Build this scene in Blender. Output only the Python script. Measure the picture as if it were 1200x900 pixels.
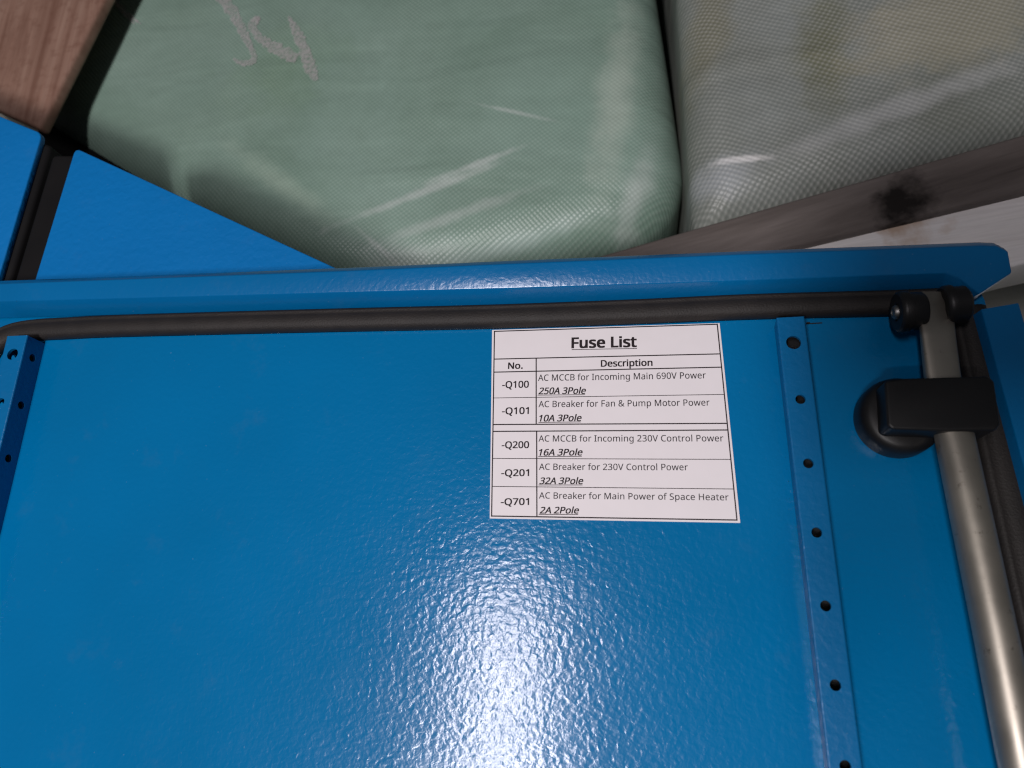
import bpy, bmesh, json, math, random
from mathutils import Vector, Matrix, noise
from mathutils.bvhtree import BVHTree

random.seed(7)
for o in list(bpy.data.objects):
    bpy.data.objects.remove(o, do_unlink=True)
scene = bpy.context.scene
COL = scene.collection

# ---------------------------------------------------------------- camera
# World: the open door lies in the XY plane (its inner face is Z = 0), Y runs up the door,
# the camera hangs CAM_H metres above it and looks down, tilted towards the top edge.
F = 850.0                       # focal length in pixels of a 1200 px wide picture
CAM_H = 0.249
vU = Vector((12, 2581, -F)).normalized()
vN = Vector((5311, 68, F)).cross(vU).normalized()
vR = vU.cross(vN).normalized()
CAM = Vector((0, 0, CAM_H))
rot = Matrix(((vR.x, vR.y, vR.z), (vU.x, vU.y, vU.z), (vN.x, vN.y, vN.z)))
cam_data = bpy.data.cameras.new("camera")
cam = bpy.data.objects.new("camera", cam_data)
COL.objects.link(cam)
cam.matrix_world = Matrix.Translation(CAM) @ rot.to_4x4()
cam_data.sensor_width = 36
cam_data.lens = F / 1200 * 36
cam_data.clip_start = 0.005
cam_data.clip_end = 50
cam_data.dof.use_dof = True
cam_data.dof.focus_distance = 0.275
cam_data.dof.aperture_fstop = 13
scene.camera = cam
scene.render.resolution_x = 1024
scene.render.resolution_y = 768


def P(px, py, n=0.0):
    """the place at height n above the door whose picture is the photo pixel (px, py)"""
    r = Vector((px - 600, -(py - 450), -F))
    d = rot @ r
    t = (n - CAM_H) / d.z
    return CAM + d * t


# ---------------------------------------------------------------- light
world = bpy.data.worlds.new("World")
scene.world = world
world.use_nodes = True
bg = world.node_tree.nodes["Background"]
bg.inputs[0].default_value = (0.80, 0.90, 1.0, 1)
bg.inputs[1].default_value = 0.05


def area(name, loc, target, sx, sy, power, color, up=Vector((0, 1, 0))):
    l = bpy.data.lights.new(name, 'AREA')
    l.shape = 'RECTANGLE'
    l.size, l.size_y = sx, sy
    l.energy = power
    l.color = color
    o = bpy.data.objects.new(name, l)
    COL.objects.link(o)
    z = (Vector(loc) - Vector(target)).normalized()
    x = up.cross(z).normalized()
    y = z.cross(x)
    o.matrix_world = Matrix.Translation(loc) @ Matrix((x, y, z)).transposed().to_4x4()
    return o


def mirror(px, py, h):
    """where at height h a lamp must stand to be mirrored in the door at this pixel"""
    p = P(px, py)
    i = (p - CAM).normalized()
    r = Vector((i.x, i.y, -i.z))
    return p + r * (h / r.z)


# a narrow strip lamp nearly overhead (mirrored as the glare) and a broad soft light from the near side
L0, L1 = mirror(594, 690, 1.0), mirror(583, 1040, 1.0)
mid = (L0 + L1) / 2
area("strip_lamp", mid, mid - Vector((0, 0, 1)), 0.060, (L1 - L0).length, 4.6, (1.0, 0.93, 0.97), up=(L0 - L1).normalized())
area("soft_lamp", Vector((-0.26, -0.44, 1.05)), Vector((0, 0.04, 0)), 0.17, 0.15, 8.6, (1.0, 0.95, 0.95))

scene.view_settings.view_transform = 'Standard'
scene.view_settings.look = 'None'
scene.view_settings.exposure = 0.0
scene.view_settings.gamma = 1.0
scene.cycles.caustics_reflective = False
scene.cycles.filter_width = 1.2


# ---------------------------------------------------------------- helpers
def empty(name, loc, label=None, cat=None, group=None):
    o = bpy.data.objects.new(name, None)
    COL.objects.link(o)
    o.location = loc
    if label:
        o['label'] = label
    if cat:
        o['category'] = cat
    if group:
        o['group'] = group
    return o


def link(name, me, mat=None, parent=None, smooth=False):
    o = bpy.data.objects.new(name, me)
    COL.objects.link(o)
    if mat:
        me.materials.append(mat)
    if smooth:
        for p in me.polygons:
            p.use_smooth = True
    if parent:
        o.parent = parent
        root, off = parent, Vector((0, 0, 0))
        while root:
            off += root.location
            root = root.parent
        o.matrix_parent_inverse = Matrix.Translation(-off)
    return o


def from_bm(name, bm, mat=None, parent=None, smooth=False, recalc=True):
    if recalc:
        bmesh.ops.recalc_face_normals(bm, faces=bm.faces)
    me = bpy.data.meshes.new(name)
    bm.to_mesh(me)
    bm.free()
    return link(name, me, mat, parent, smooth)


def bevel(o, w, seg=3, ang=30):
    m = o.modifiers.new("bevel", 'BEVEL')
    m.width = w
    m.segments = seg
    m.limit_method = 'ANGLE'
    m.angle_limit = math.radians(ang)
    m.harden_normals = False
    for p in o.data.polygons:
        p.use_smooth = True
    return o


def rounded(pts, r, k=8):
    out = []
    n = len(pts)
    for i in range(n):
        p0, p1, p2 = pts[i - 1], pts[i], pts[(i + 1) % n]
        rr = r[i] if isinstance(r, (list, tuple)) else r
        rr = min(rr, 0.45 * (p0 - p1).length, 0.45 * (p2 - p1).length)
        a, b = (p0 - p1).normalized(), (p2 - p1).normalized()
        for j in range(k + 1):
            u = j / k
            s, e = p1 + a * rr, p1 + b * rr
            out.append((1 - u) ** 2 * s + 2 * u * (1 - u) * p1 + u * u * e)
    return out


def prism(name, top, thick, mat, parent=None, bev=0.0, seg=3, direction=None):
    """solid whose upper outline is `top` (3D points), extruded down by thick"""
    bm = bmesh.new()
    d = direction or Vector((0, 0, -1))
    a = [bm.verts.new(p) for p in top]
    b = [bm.verts.new(Vector(p) + d * thick) for p in top]
    bm.faces.new(a)
    bm.faces.new(list(reversed(b)))
    n = len(a)
    for i in range(n):
        bm.faces.new((a[i], b[i], b[(i + 1) % n], a[(i + 1) % n]))
    o = from_bm(name, bm, mat, parent)
    if bev:
        bevel(o, bev, seg)
    return o


def loft(rows, name, mat, parent=None, smooth=False, close=False):
    bm = bmesh.new()
    R = [[bm.verts.new(p) for p in r] for r in rows]
    for i in range(len(R) - 1 + (1 if close else 0)):
        r, s = R[i], R[(i + 1) % len(R)]
        for j in range(len(r) - 1):
            bm.faces.new((r[j], r[j + 1], s[j + 1], s[j]))
    return from_bm(name, bm, mat, parent, smooth)


def tube(name, pts, prof, mat, parent=None, smooth=True, caps=True):
    """sweep profile (side, up) along pts lying about parallel to the door; prof may be a list per point"""
    bm = bmesh.new()
    rings = []
    n = len(pts)
    for i, p in enumerate(pts):
        t = (pts[min(i + 1, n - 1)] - pts[max(i - 1, 0)]).normalized()
        side = Vector((0, 0, 1)).cross(t).normalized()
        up = t.cross(side)
        pr = prof[i] if isinstance(prof[0][0], (list, tuple)) else prof
        rings.append([bm.verts.new(p + side * a + up * b) for a, b in pr])
    m = len(rings[0])
    for i in range(n - 1):
        for j in range(m):
            bm.faces.new((rings[i][j], rings[i][(j + 1) % m], rings[i + 1][(j + 1) % m], rings[i + 1][j]))
    if caps:
        bm.faces.new(rings[0])
        bm.faces.new(list(reversed(rings[-1])))
    return from_bm(name, bm, mat, parent, smooth)


def lathe(name, prof, origin, axis, mat, parent=None, seg=40, smooth=True):
    """prof: (distance along axis, radius)"""
    axis = axis.normalized()
    a = axis.orthogonal().normalized()
    b = axis.cross(a)
    bm = bmesh.new()
    rings = []
    for h, r in prof:
        if r < 1e-6:
            rings.append([bm.verts.new(origin + axis * h)])
        else:
            rings.append([bm.verts.new(origin + axis * h + (a * math.cos(2 * math.pi * k / seg) + b * math.sin(2 * math.pi * k / seg)) * r) for k in range(seg)])
    for i in range(len(rings) - 1):
        r, s = rings[i], rings[i + 1]
        for k in range(seg):
            k2 = (k + 1) % seg
            if len(r) == 1:
                bm.faces.new((r[0], s[k2], s[k]))
            elif len(s) == 1:
                bm.faces.new((r[k], r[k2], s[0]))
            else:
                bm.faces.new((r[k], r[k2], s[k2], s[k]))
    o = from_bm(name, bm, mat, parent, smooth)
    if smooth:
        m = o.modifiers.new("split", 'EDGE_SPLIT')
        m.split_angle = math.radians(40)
    return o


# ---------------------------------------------------------------- materials
class NT:
    def __init__(s, name):
        s.m = bpy.data.materials.new(name)
        s.m.use_nodes = True
        s.t = s.m.node_tree
        s.p = s.t.nodes["Principled BSDF"]
        s.out = s.t.nodes["Material Output"]

    def n(s, kind, **kw):
        nd = s.t.nodes.new(kind)
        for k, v in kw.items():
            if k.startswith('i_'):
                key = k[2:].replace('_', ' ')
                nd.inputs[key].default_value = v
            else:
                setattr(nd, k, v)
        return nd

    def l(s, a, b):
        s.t.links.new(a, b)

    def coord(s, scale=(1, 1, 1), rotz=0.0, out='Object'):
        tc = s.n('ShaderNodeTexCoord')
        mp = s.n('ShaderNodeMapping')
        mp.inputs['Scale'].default_value = scale
        mp.inputs['Rotation'].default_value = (0, 0, rotz)
        s.l(tc.outputs[out], mp.inputs[0])
        return mp.outputs[0]

    def noise(s, vec, scale, detail=3, rough=0.5, dist=0.0):
        nd = s.n('ShaderNodeTexNoise')
        s.l(vec, nd.inputs['Vector'])
        nd.inputs['Scale'].default_value = scale
        nd.inputs['Detail'].default_value = detail
        nd.inputs['Roughness'].default_value = rough
        nd.inputs['Distortion'].default_value = dist
        return nd.outputs['Fac']

    def ramp(s, fac, stops, interp='LINEAR'):
        nd = s.n('ShaderNodeValToRGB')
        nd.color_ramp.interpolation = interp
        e = nd.color_ramp.elements
        while len(e) < len(stops):
            e.new(0.5)
        for k, (pos, c) in enumerate(stops):
            e[k].position = pos
            e[k].color = tuple(c) + (1,) if len(c) == 3 else c
        s.l(fac, nd.inputs[0])
        return nd.outputs[0]

    def mix(s, fac, a, b, mode='MIX'):
        nd = s.n('ShaderNodeMix', data_type='RGBA', blend_type=mode)
        for v, sock in ((fac, nd.inputs[0]), (a, nd.inputs[6]), (b, nd.inputs[7])):
            if isinstance(v, bpy.types.NodeSocket):
                s.l(v, sock)
            elif isinstance(v, (int, float)):
                sock.default_value = v
            else:
                sock.default_value = tuple(v) + (1,)
        return nd.outputs[2]

    def math(s, op, a, b=None, c=None, clamp=False):
        nd = s.n('ShaderNodeMath', operation=op, use_clamp=clamp)
        for k, v in enumerate((a, b, c)):
            if v is None:
                continue
            if isinstance(v, bpy.types.NodeSocket):
                s.l(v, nd.inputs[k])
            else:
                nd.inputs[k].default_value = v
        return nd.outputs[0]

    def bump(s, h, strength, dist, prev=None):
        nd = s.n('ShaderNodeBump')
        nd.inputs['Strength'].default_value = strength
        nd.inputs['Distance'].default_value = dist
        s.l(h, nd.inputs['Height'])
        if prev:
            s.l(prev, nd.inputs['Normal'])
        return nd.outputs[0]

    def set(s, color=None, rough=None, normal=None, metal=None, spec=None):
        for v, key in ((color, 'Base Color'), (rough, 'Roughness'), (normal, 'Normal'), (metal, 'Metallic'), (spec, 'Specular IOR Level')):
            if v is None:
                continue
            sock = s.p.inputs[key]
            if isinstance(v, bpy.types.NodeSocket):
                s.l(v, sock)
            elif isinstance(v, (int, float)):
                sock.default_value = v
            else:
                sock.default_value = tuple(v) + (1,)
        return s.m


def paint(name, base, rough, peel, peel_scale, spec=0.5, fine=0.3):
    t = NT(name)
    v = t.coord()
    a = t.noise(v, peel_scale, 2.0, 0.45, 0.3)
    b = t.noise(v, peel_scale * 3.1, 2.0, 0.5)
    h = t.math('ADD', a, t.math('MULTIPLY', b, fine * 0.35))
    nrm = t.bump(h, 1.0, peel)
    big = t.noise(v, 9.0, 3, 0.55)
    speck = t.noise(v, 900.0, 1, 0.5)
    dirt = t.noise(v, 60.0, 5, 0.65)
    c = t.mix(t.ramp(big, [(0.35, (0, 0, 0)), (0.7, (1, 1, 1))]), [x * 0.93 for x in base], [min(1, x * 1.06) for x in base])
    c = t.mix(t.ramp(speck, [(0.76, (0, 0, 0)), (0.84, (0.18, 0.18, 0.18))]), c, (0.25, 0.35, 0.45))
    c = t.mix(t.ramp(dirt, [(0.60, (0, 0, 0)), (0.85, (0.10, 0.10, 0.10))]), c, (0.10, 0.12, 0.14))
    r = t.math('ADD', t.math('MULTIPLY', dirt, 0.10), rough - 0.05)
    return t.set(c, r, nrm, spec=spec)


BLUE = (0.000, 0.137, 0.335)
M_PANEL = paint("blue_powder_coat", BLUE, 0.17, 0.00014, 470)
M_FLANGE = paint("blue_edge_paint", (0.001, 0.120, 0.315), 0.22, 0.00010, 500)
M_RAIL = paint("blue_rail_paint", (0.001, 0.125, 0.320), 0.30, 0.00016, 450)
M_BOX = paint("blue_box_paint", (0.000, 0.160, 0.46), 0.50, 0.00030, 300, 0.35)

t = NT("foam_gasket")
v = t.coord()
g = t.noise(v, 1500, 3, 0.6)
M_GASKET = t.set(t.mix(t.noise(v, 150, 3), (0.009, 0.0075, 0.007), (0.022, 0.018, 0.016)), 0.62, t.bump(g, 0.6, 0.0003), spec=0.35)

t = NT("black_plastic")
v = t.coord()
M_PLASTIC = t.set(t.mix(t.noise(v, 120, 4), (0.006, 0.006, 0.007), (0.012, 0.011, 0.011)), 0.45, t.bump(t.noise(v, 2500, 2), 0.25, 0.0001), spec=0.4)

t = NT("zinc_steel")
v = t.coord()
d = t.noise(v, 260, 5, 0.7)
w = t.noise(v, 60, 4, 0.6)
c = t.mix(w, (0.32, 0.29, 0.25), (0.46, 0.42, 0.36))
c = t.mix(t.ramp(d, [(0.62, (0, 0, 0)), (0.74, (1, 1, 1))]), c, (0.10, 0.085, 0.07))
M_ZINC = t.set(c, t.math('ADD', t.math('MULTIPLY', w, 0.2), 0.34), t.bump(d, 0.3, 0.0001), metal=0.85)

t = NT("screw_steel")
M_SCREW = t.set((0.30, 0.29, 0.28), 0.45, metal=1.0)

t = NT("label_paper")
v = t.coord()
M_PAPER = t.set(t.mix(t.noise(v, 90, 4), (0.69, 0.65, 0.665), (0.74, 0.69, 0.71)), 0.5, t.bump(t.noise(v, 60, 2), 0.4, 0.0006), spec=0.3)
t = NT("black_print")
M_INK = t.set((0.018, 0.012, 0.014), 0.6, spec=0.2)
t = NT("grey_print")
M_INK2 = t.set((0.030, 0.025, 0.028), 0.6, spec=0.2)
t = NT("cut_sheet_edge")
v = t.coord()
M_CUT = t.set(t.mix(t.noise(v, 300, 3), (0.35, 0.45, 0.55), (0.7, 0.75, 0.8)), 0.35)


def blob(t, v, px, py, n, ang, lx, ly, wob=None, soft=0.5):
    """soft oval patch (a stain, scuff or painted highlight) fixed on the thing: centre, direction, half length and half width in metres"""
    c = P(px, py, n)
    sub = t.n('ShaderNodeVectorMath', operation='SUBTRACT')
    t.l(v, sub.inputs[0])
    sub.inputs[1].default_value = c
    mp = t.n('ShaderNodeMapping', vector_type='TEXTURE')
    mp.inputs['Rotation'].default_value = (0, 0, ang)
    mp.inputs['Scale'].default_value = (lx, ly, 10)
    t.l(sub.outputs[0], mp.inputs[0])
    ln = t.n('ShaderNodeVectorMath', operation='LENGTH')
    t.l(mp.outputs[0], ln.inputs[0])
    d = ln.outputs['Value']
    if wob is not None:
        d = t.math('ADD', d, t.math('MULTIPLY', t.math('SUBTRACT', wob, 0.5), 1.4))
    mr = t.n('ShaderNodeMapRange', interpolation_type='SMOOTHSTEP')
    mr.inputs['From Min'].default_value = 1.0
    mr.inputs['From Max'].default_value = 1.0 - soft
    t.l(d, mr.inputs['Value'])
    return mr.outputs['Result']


def woven(name, base, base2, cell, rotz, light, amount, bumpd, patches, n, rough=0.4):
    t = NT(name)
    v0 = t.coord()
    v = t.coord(rotz=rotz)
    nv = t.n('ShaderNodeTexNoise')
    t.l(v, nv.inputs['Vector'])
    nv.inputs['Scale'].default_value = 14
    nv.inputs['Detail'].default_value = 2
    sc = t.n('ShaderNodeVectorMath', operation='SCALE')
    sc.inputs['Scale'].default_value = cell * 3.5
    t.l(nv.outputs['Color'], sc.inputs[0])
    tc = t.n('ShaderNodeVectorMath', operation='ADD')
    t.l(v, tc.inputs[0])
    t.l(sc.outputs[0], tc.inputs[1])
    sp = t.n('ShaderNodeSeparateXYZ')
    t.l(tc.outputs[0], sp.inputs[0])
    k = math.pi / cell
    sx = t.math('SINE', t.math('MULTIPLY', sp.outputs[0], k))
    sy = t.math('SINE', t.math('MULTIPLY', sp.outputs[1], k * 1.15))
    wv = t.math('ADD', t.math('MULTIPLY', t.math('MULTIPLY', sx, sy), 0.5), 0.5)
    big = t.noise(v, 7, 5, 0.6, 0.6)
    col = t.ramp(big, [(0.35, base), (0.68, base2)])
    fade = t.ramp(t.noise(v, 16, 4), [(0.36, (0.5,) * 3), (0.64, (1, 1, 1))])
    wob = t.noise(v0, 45, 5, 0.65)
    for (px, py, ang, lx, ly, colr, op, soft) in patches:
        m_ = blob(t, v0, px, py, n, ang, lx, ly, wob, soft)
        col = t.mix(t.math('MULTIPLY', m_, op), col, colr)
    knots = t.math('MULTIPLY', t.math('POWER', wv, 2.0), t.math('MULTIPLY', fade, amount), clamp=True)
    col = t.mix(knots, col, light)
    v2 = t.coord((3.0, 26.0, 3), rotz + 0.3)
    st = t.noise(v2, 1.6, 6, 0.65, 0.5)
    col = t.mix(t.ramp(st, [(0.60, (0, 0, 0)), (0.76, (0.2,) * 3)]), col, light)
    grime = t.noise(v, 90, 6, 0.7)
    col = t.mix(0.14, col, t.ramp(grime, [(0.35, (0.55,) * 3), (0.6, (1, 1, 1))]), 'MULTIPLY')
    n1 = t.bump(wv, 0.7, bumpd)
    v3 = t.coord((6, 22, 6), rotz + 0.35)
    n2 = t.bump(t.noise(v3, 1.4, 2, 0.5, 0.4), 0.5, 0.006, n1)
    return t.set(col, rough, n2, spec=0.55)


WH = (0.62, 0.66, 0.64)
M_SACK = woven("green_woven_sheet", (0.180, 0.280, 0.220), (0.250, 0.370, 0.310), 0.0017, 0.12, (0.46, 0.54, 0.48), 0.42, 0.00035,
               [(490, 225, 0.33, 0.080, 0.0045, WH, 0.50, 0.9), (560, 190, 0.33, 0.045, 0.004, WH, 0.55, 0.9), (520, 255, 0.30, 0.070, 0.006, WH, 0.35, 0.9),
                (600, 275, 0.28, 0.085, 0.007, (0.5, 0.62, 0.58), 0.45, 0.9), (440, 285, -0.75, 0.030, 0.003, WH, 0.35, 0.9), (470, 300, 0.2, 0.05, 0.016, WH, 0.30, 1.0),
                (722, 110, 1.42, 0.100, 0.018, (0.54, 0.60, 0.52), 0.45, 1.0), (745, 215, 1.2, 0.040, 0.012, WH, 0.45, 1.0),  # pale bands on the right roll: glossy highlight painted into the colour
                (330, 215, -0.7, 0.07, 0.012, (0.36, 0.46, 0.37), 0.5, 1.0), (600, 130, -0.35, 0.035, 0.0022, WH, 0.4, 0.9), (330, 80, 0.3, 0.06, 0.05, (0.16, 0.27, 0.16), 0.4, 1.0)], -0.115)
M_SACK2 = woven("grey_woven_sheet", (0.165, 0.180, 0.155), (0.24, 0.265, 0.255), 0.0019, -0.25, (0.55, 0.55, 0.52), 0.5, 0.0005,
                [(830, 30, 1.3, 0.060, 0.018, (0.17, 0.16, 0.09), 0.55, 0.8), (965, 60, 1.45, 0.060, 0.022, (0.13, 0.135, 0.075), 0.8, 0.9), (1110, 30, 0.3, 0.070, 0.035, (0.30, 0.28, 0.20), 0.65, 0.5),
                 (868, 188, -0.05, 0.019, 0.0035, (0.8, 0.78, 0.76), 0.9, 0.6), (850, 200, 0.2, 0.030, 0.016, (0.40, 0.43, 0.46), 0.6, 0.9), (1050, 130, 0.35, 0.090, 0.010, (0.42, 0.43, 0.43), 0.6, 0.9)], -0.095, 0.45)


def wood(name, dark, mid, lite, ang, ring, rough=0.6, bumpd=0.0006, knot=None, knot_col=(0.02, 0.012, 0.008), speck=0.0):
    t = NT(name)
    v = t.coord((1, 1, 1), -ang)
    if knot is not None:
        # push the grain round a knot
        geo = t.n('ShaderNodeTexCoord')
        dvec = t.n('ShaderNodeVectorMath', operation='DISTANCE')
        t.l(geo.outputs['Object'], dvec.inputs[0])
        dvec.inputs[1].default_value = knot
        kd = dvec.outputs['Value']
    mp = t.n('ShaderNodeMapping')
    mp.inputs['Scale'].default_value = (1.5, ring, 3)
    t.l(v, mp.inputs[0])
    g = t.noise(mp.outputs[0], 2.2, 6, 0.62, 0.7)
    mp2 = t.n('ShaderNodeMapping')
    mp2.inputs['Scale'].default_value = (18, ring * 14, 10)
    t.l(v, mp2.inputs[0])
    f = t.noise(mp2.outputs[0], 2.0, 4, 0.6)
    col = t.ramp(g, [(0.3, dark), (0.5, mid), (0.7, lite)])
    col = t.mix(0.28, col, t.ramp(f, [(0.3, (0.45,) * 3), (0.7, (1, 1, 1))]), 'MULTIPLY')
    if speck:
        s_ = t.noise(v, 130, 3, 0.6)
        col = t.mix(t.ramp(s_, [(0.5, (0, 0, 0)), (0.7, (speck,) * 3)]), col, dark)
    if knot is not None:
        wob = t.noise(v, 55, 4, 0.6)
        kk = t.math('ADD', kd, t.math('MULTIPLY', t.math('SUBTRACT', wob, 0.5), 0.045))
        col = t.mix(t.ramp(t.math('MULTIPLY', kk, 20), [(0.10, (1, 1, 1)), (0.34, (0, 0, 0))]), col, knot_col)
    nrm = t.bump(t.math('ADD', g, t.math('MULTIPLY', f, 0.4)), 0.8, bumpd)
    return t.set(col, rough, nrm, spec=0.25)


t = NT("grey_concrete")
v = t.coord()
cc = t.ramp(t.noise(v, 9, 6, 0.6), [(0.3, (0.26, 0.26, 0.235)), (0.7, (0.34, 0.34, 0.31))])
M_FLOOR = t.set(cc, 0.8, t.bump(t.noise(v, 120, 5, 0.6), 0.6, 0.002), spec=0.2)

# ---------------------------------------------------------------- floor
FLOOR_N = -0.26
bm = bmesh.new()
for x, y in ((-3, -3), (3, -3), (3, 3), (-3, 3)):
    bm.verts.new((x, y, FLOOR_N))
bm.faces.new(bm.verts)
fl = from_bm("floor", bm, M_FLOOR)
fl['kind'] = 'structure'

# ---------------------------------------------------------------- cabinet door
door = empty("cabinet_door", (0, 0, 0), "open blue powder-coated steel cabinet door seen from inside, with foam gasket and perforated rails", "cabinet door")

YB = -0.42   # where the door ends below the picture


def down(px, py, n, y=YB, px2=None, py2=None):
    """carry the line through two pixels on down the door to world y"""
    a = P(px, py, n)
    b = P(px2, py2, n)
    k = (y - a.y) / (b.y - a.y)
    return a + (b - a) * k


# panel: from left flange to right flange, from top flange to far below
pTL, pTR = P(-150, 376, 0), P(1142, 338, 0)
xl = pTL.x - 0.004
xr = P(1165, 420, 0).x + 0.001
prism("door_panel", [Vector((xl, YB, 0)), Vector((xr, YB, 0)), Vector((xr, P(1150, 352, 0).y, 0)), P(1146, 336, 0), P(600, 350, 0), P(0, 364, 0), Vector((xl, pTL.y + 0.004, 0))], 0.0015, M_PANEL, door)


def line(pts, x):
    for (x0, y0), (x1, y1) in zip(pts, pts[1:]):
        if x <= x1 or (x1, y1) == pts[-1]:
            return y0 + (y1 - y0) * (x - x0) / (x1 - x0)


A = [(-150, 341), (0, 335), (133, 330.3), (400, 320.5), (600, 312), (900, 300), (1100, 293), (1172, 291)]
B = [(-150, 357), (0, 352), (400, 341.5), (600, 336.5), (880, 327), (1110, 318.5)]
C = [(-150, 376), (0, 371), (133, 367.5), (400, 361), (600, 356.5), (880, 346), (1110, 339)]
xs = [-150, -70, 0, 66, 133, 260, 400, 500, 600, 740, 880, 990, 1060]
nC, nB, nA = 0.0006, 0.0085, 0.0100


def flange_rows():
    rows = []
    spec = [(C, nC, 1160, 337), (B, nB, 1128, 318), (A, nA, 1170, 291.5)]
    for L, n, ex, ey in spec:
        r = [P(x, line(L, x), n) for x in xs]
        rows.append(r)
    return rows


rc, rb, ra = flange_rows()
# the folded end at the right: the lip turns round the corner and is cut off at a slant
end_c = [P(1100, 339.5, 0.0006), P(1138, 349, 0.0012)]
end_b = [P(1106, 319, 0.0085), P(1148, 343.5, 0.0052)]
end_a = [P(1150, 291, 0.0100), P(1182, 321, 0.0080)]
mid_a = [P(1166, 291.6, 0.0100), P(1177, 297, 0.0096)]
rc += end_c + [end_c[-1], end_c[-1]]
rb += [end_b[0], P(1122, 324, 0.0075), P(1136, 334, 0.0062), end_b[1]]
ra += [end_a[0], mid_a[0], mid_a[1], end_a[1]]
bm = bmesh.new()
rout = [p + Vector((0.0004, 0.0022, -0.0022)) for p in ra]
rdown = [Vector((p.x, p.y + 0.0006, -0.003)) for p in rout]
rows = [rc, rb, ra, rout, rdown]
V = [[bm.verts.new(p) for p in r] for r in rows]
for i in range(4):
    for j in range(len(ra) - 1):
        f = [V[i][j], V[i][j + 1], V[i + 1][j + 1], V[i + 1][j]]
        if (f[0].co - f[1].co).length < 1e-7:
            f.pop(0)
        bm.faces.new(f)
bmesh.ops.remove_doubles(bm, verts=bm.verts, dist=1e-6)
tf = from_bm("top_flange", bm, M_FLANGE, door)
m = tf.modifiers.new("solid", 'SOLIDIFY')
m.thickness = 0.0012
m.offset = 0 if False else -1
bevel(tf, 0.0006, 3, 12)

# slanted cut end of the sheet at the corner, paler than the flange
e0, e1, e2 = P(1183, 320.5, 0.0081), P(1147, 344.5, 0.0053), P(1140.5, 351, 0.0022)
tube("cut_edge", [e0, e0.lerp(e1, 0.5), e1, e2], [(-0.0004, -0.0004), (0.0004, -0.0004), (0.0004, 0.0004), (-0.0004, 0.0004)], M_CUT, door)

# right flange: lip standing behind the gasket, ends below the corner notch
r1t, r1b = P(1150, 362, 0.010), down(1150, 362, 0.010, YB, 1182, 480)
r2t = P(1194, 354.5, 0.010)
r2b = Vector((r2t.x + (r1b.x - r1t.x), YB, 0.010))
r0t = Vector((r1t.x - 0.0015, r1t.y, 0.0))
r0b = Vector((r1b.x - 0.0015, YB, 0.0))
r3t, r3b = r2t + Vector((0.0012, 0, -0.013)), r2b + Vector((0.0012, 0, -0.013))
rf = loft([[r0t, r0b], [r1t, r1b], [r2t, r2b], [r3t, r3b]], "right_flange", M_FLANGE, door)
m = rf.modifiers.new("solid", 'SOLIDIFY')
m.thickness = 0.0012
m.offset = -1
bevel(rf, 0.0008, 3, 20)
# left flange, just outside the picture
lx = P(-60, 420, 0).x
ly = P(-60, 371, 0).y
lf = loft([[Vector((lx, ly, 0.0006)), Vector((lx, YB, 0.0006))], [Vector((lx - 0.001, ly, 0.0085)), Vector((lx - 0.001, YB, 0.0085))],
           [Vector((lx - 0.014, ly, 0.010)), Vector((lx - 0.014, YB, 0.010))], [Vector((lx - 0.015, ly, -0.003)), Vector((lx - 0.015, YB, -0.003))]], "left_flange", M_FLANGE, door)
m = lf.modifiers.new("solid", 'SOLIDIFY')
m.thickness = 0.0012
bevel(lf, 0.0008, 3, 20)

# foam gasket: top run with its rounded corner at the left, and the right run
gh = 0.0042
gp = [(a * 1.2, b * 1.1) for a, b in [(-0.0036, 0), (-0.0037, gh * 0.6), (-0.0031, gh * 0.85), (-0.0024, gh * 0.92), (-0.0020, gh * 0.84), (-0.0012, gh * 0.98), (0.0006, gh * 1.03), (0.0022, gh * 0.96), (0.0033, gh * 0.75), (0.0037, gh * 0.4), (0.0037, 0)]]


def smooth_path(pts, k=6):
    out = []
    n = len(pts)
    for i in range(n - 1):
        p0, p1, p2, p3 = pts[max(i - 1, 0)], pts[i], pts[i + 1], pts[min(i + 2, n - 1)]
        for j in range(k):
            u = j / k
            out.append(0.5 * ((2 * p1) + (p2 - p0) * u + (2 * p0 - 5 * p1 + 4 * p2 - p3) * u * u + (3 * p1 - p0 - 3 * p2 + p3) * u ** 3))
    out.append(pts[-1])
    return out


gpix = [(1118, 354), (1040, 357), (880, 361), (740, 367), (577, 372.5), (400, 376.5), (260, 380), (133, 383.5), (80, 386), (45, 388), (20, 392), (2, 401), (-10, 416), (-20, 440), (-34, 500), (-60, 620)]
gpts = [P(x, y, 0.0005) for x, y in gpix]
gpts.append(Vector((gpts[-1].x, YB, 0.0005)))
for p in gpts:
    p.z = 0.0001
gt = tube("gasket", smooth_path(gpts), gp, M_GASKET, door)
gpts = [P(1132, 362, 0.002), P(1141, 400, 0.002), P(1172, 540, 0.002), P(1190, 620, 0.002), P(1245, 860, 0.002)]
gpts = [Vector((p.x, p.y, 0.0001)) for p in gpts]
a_, b_ = gpts[-2], gpts[-1]
gpts.append(b_ + (b_ - a_) * ((YB - b_.y) / (b_.y - a_.y)) * -1 if False else Vector((b_.x + (b_.x - a_.x) * (YB - b_.y) / (b_.y - a_.y), YB, 0.0001)))
gp2 = [(a * 1.35, b * 1.15) for a, b in gp]
tube("gasket", smooth_path(gpts), gp2, M_GASKET, door)


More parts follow.
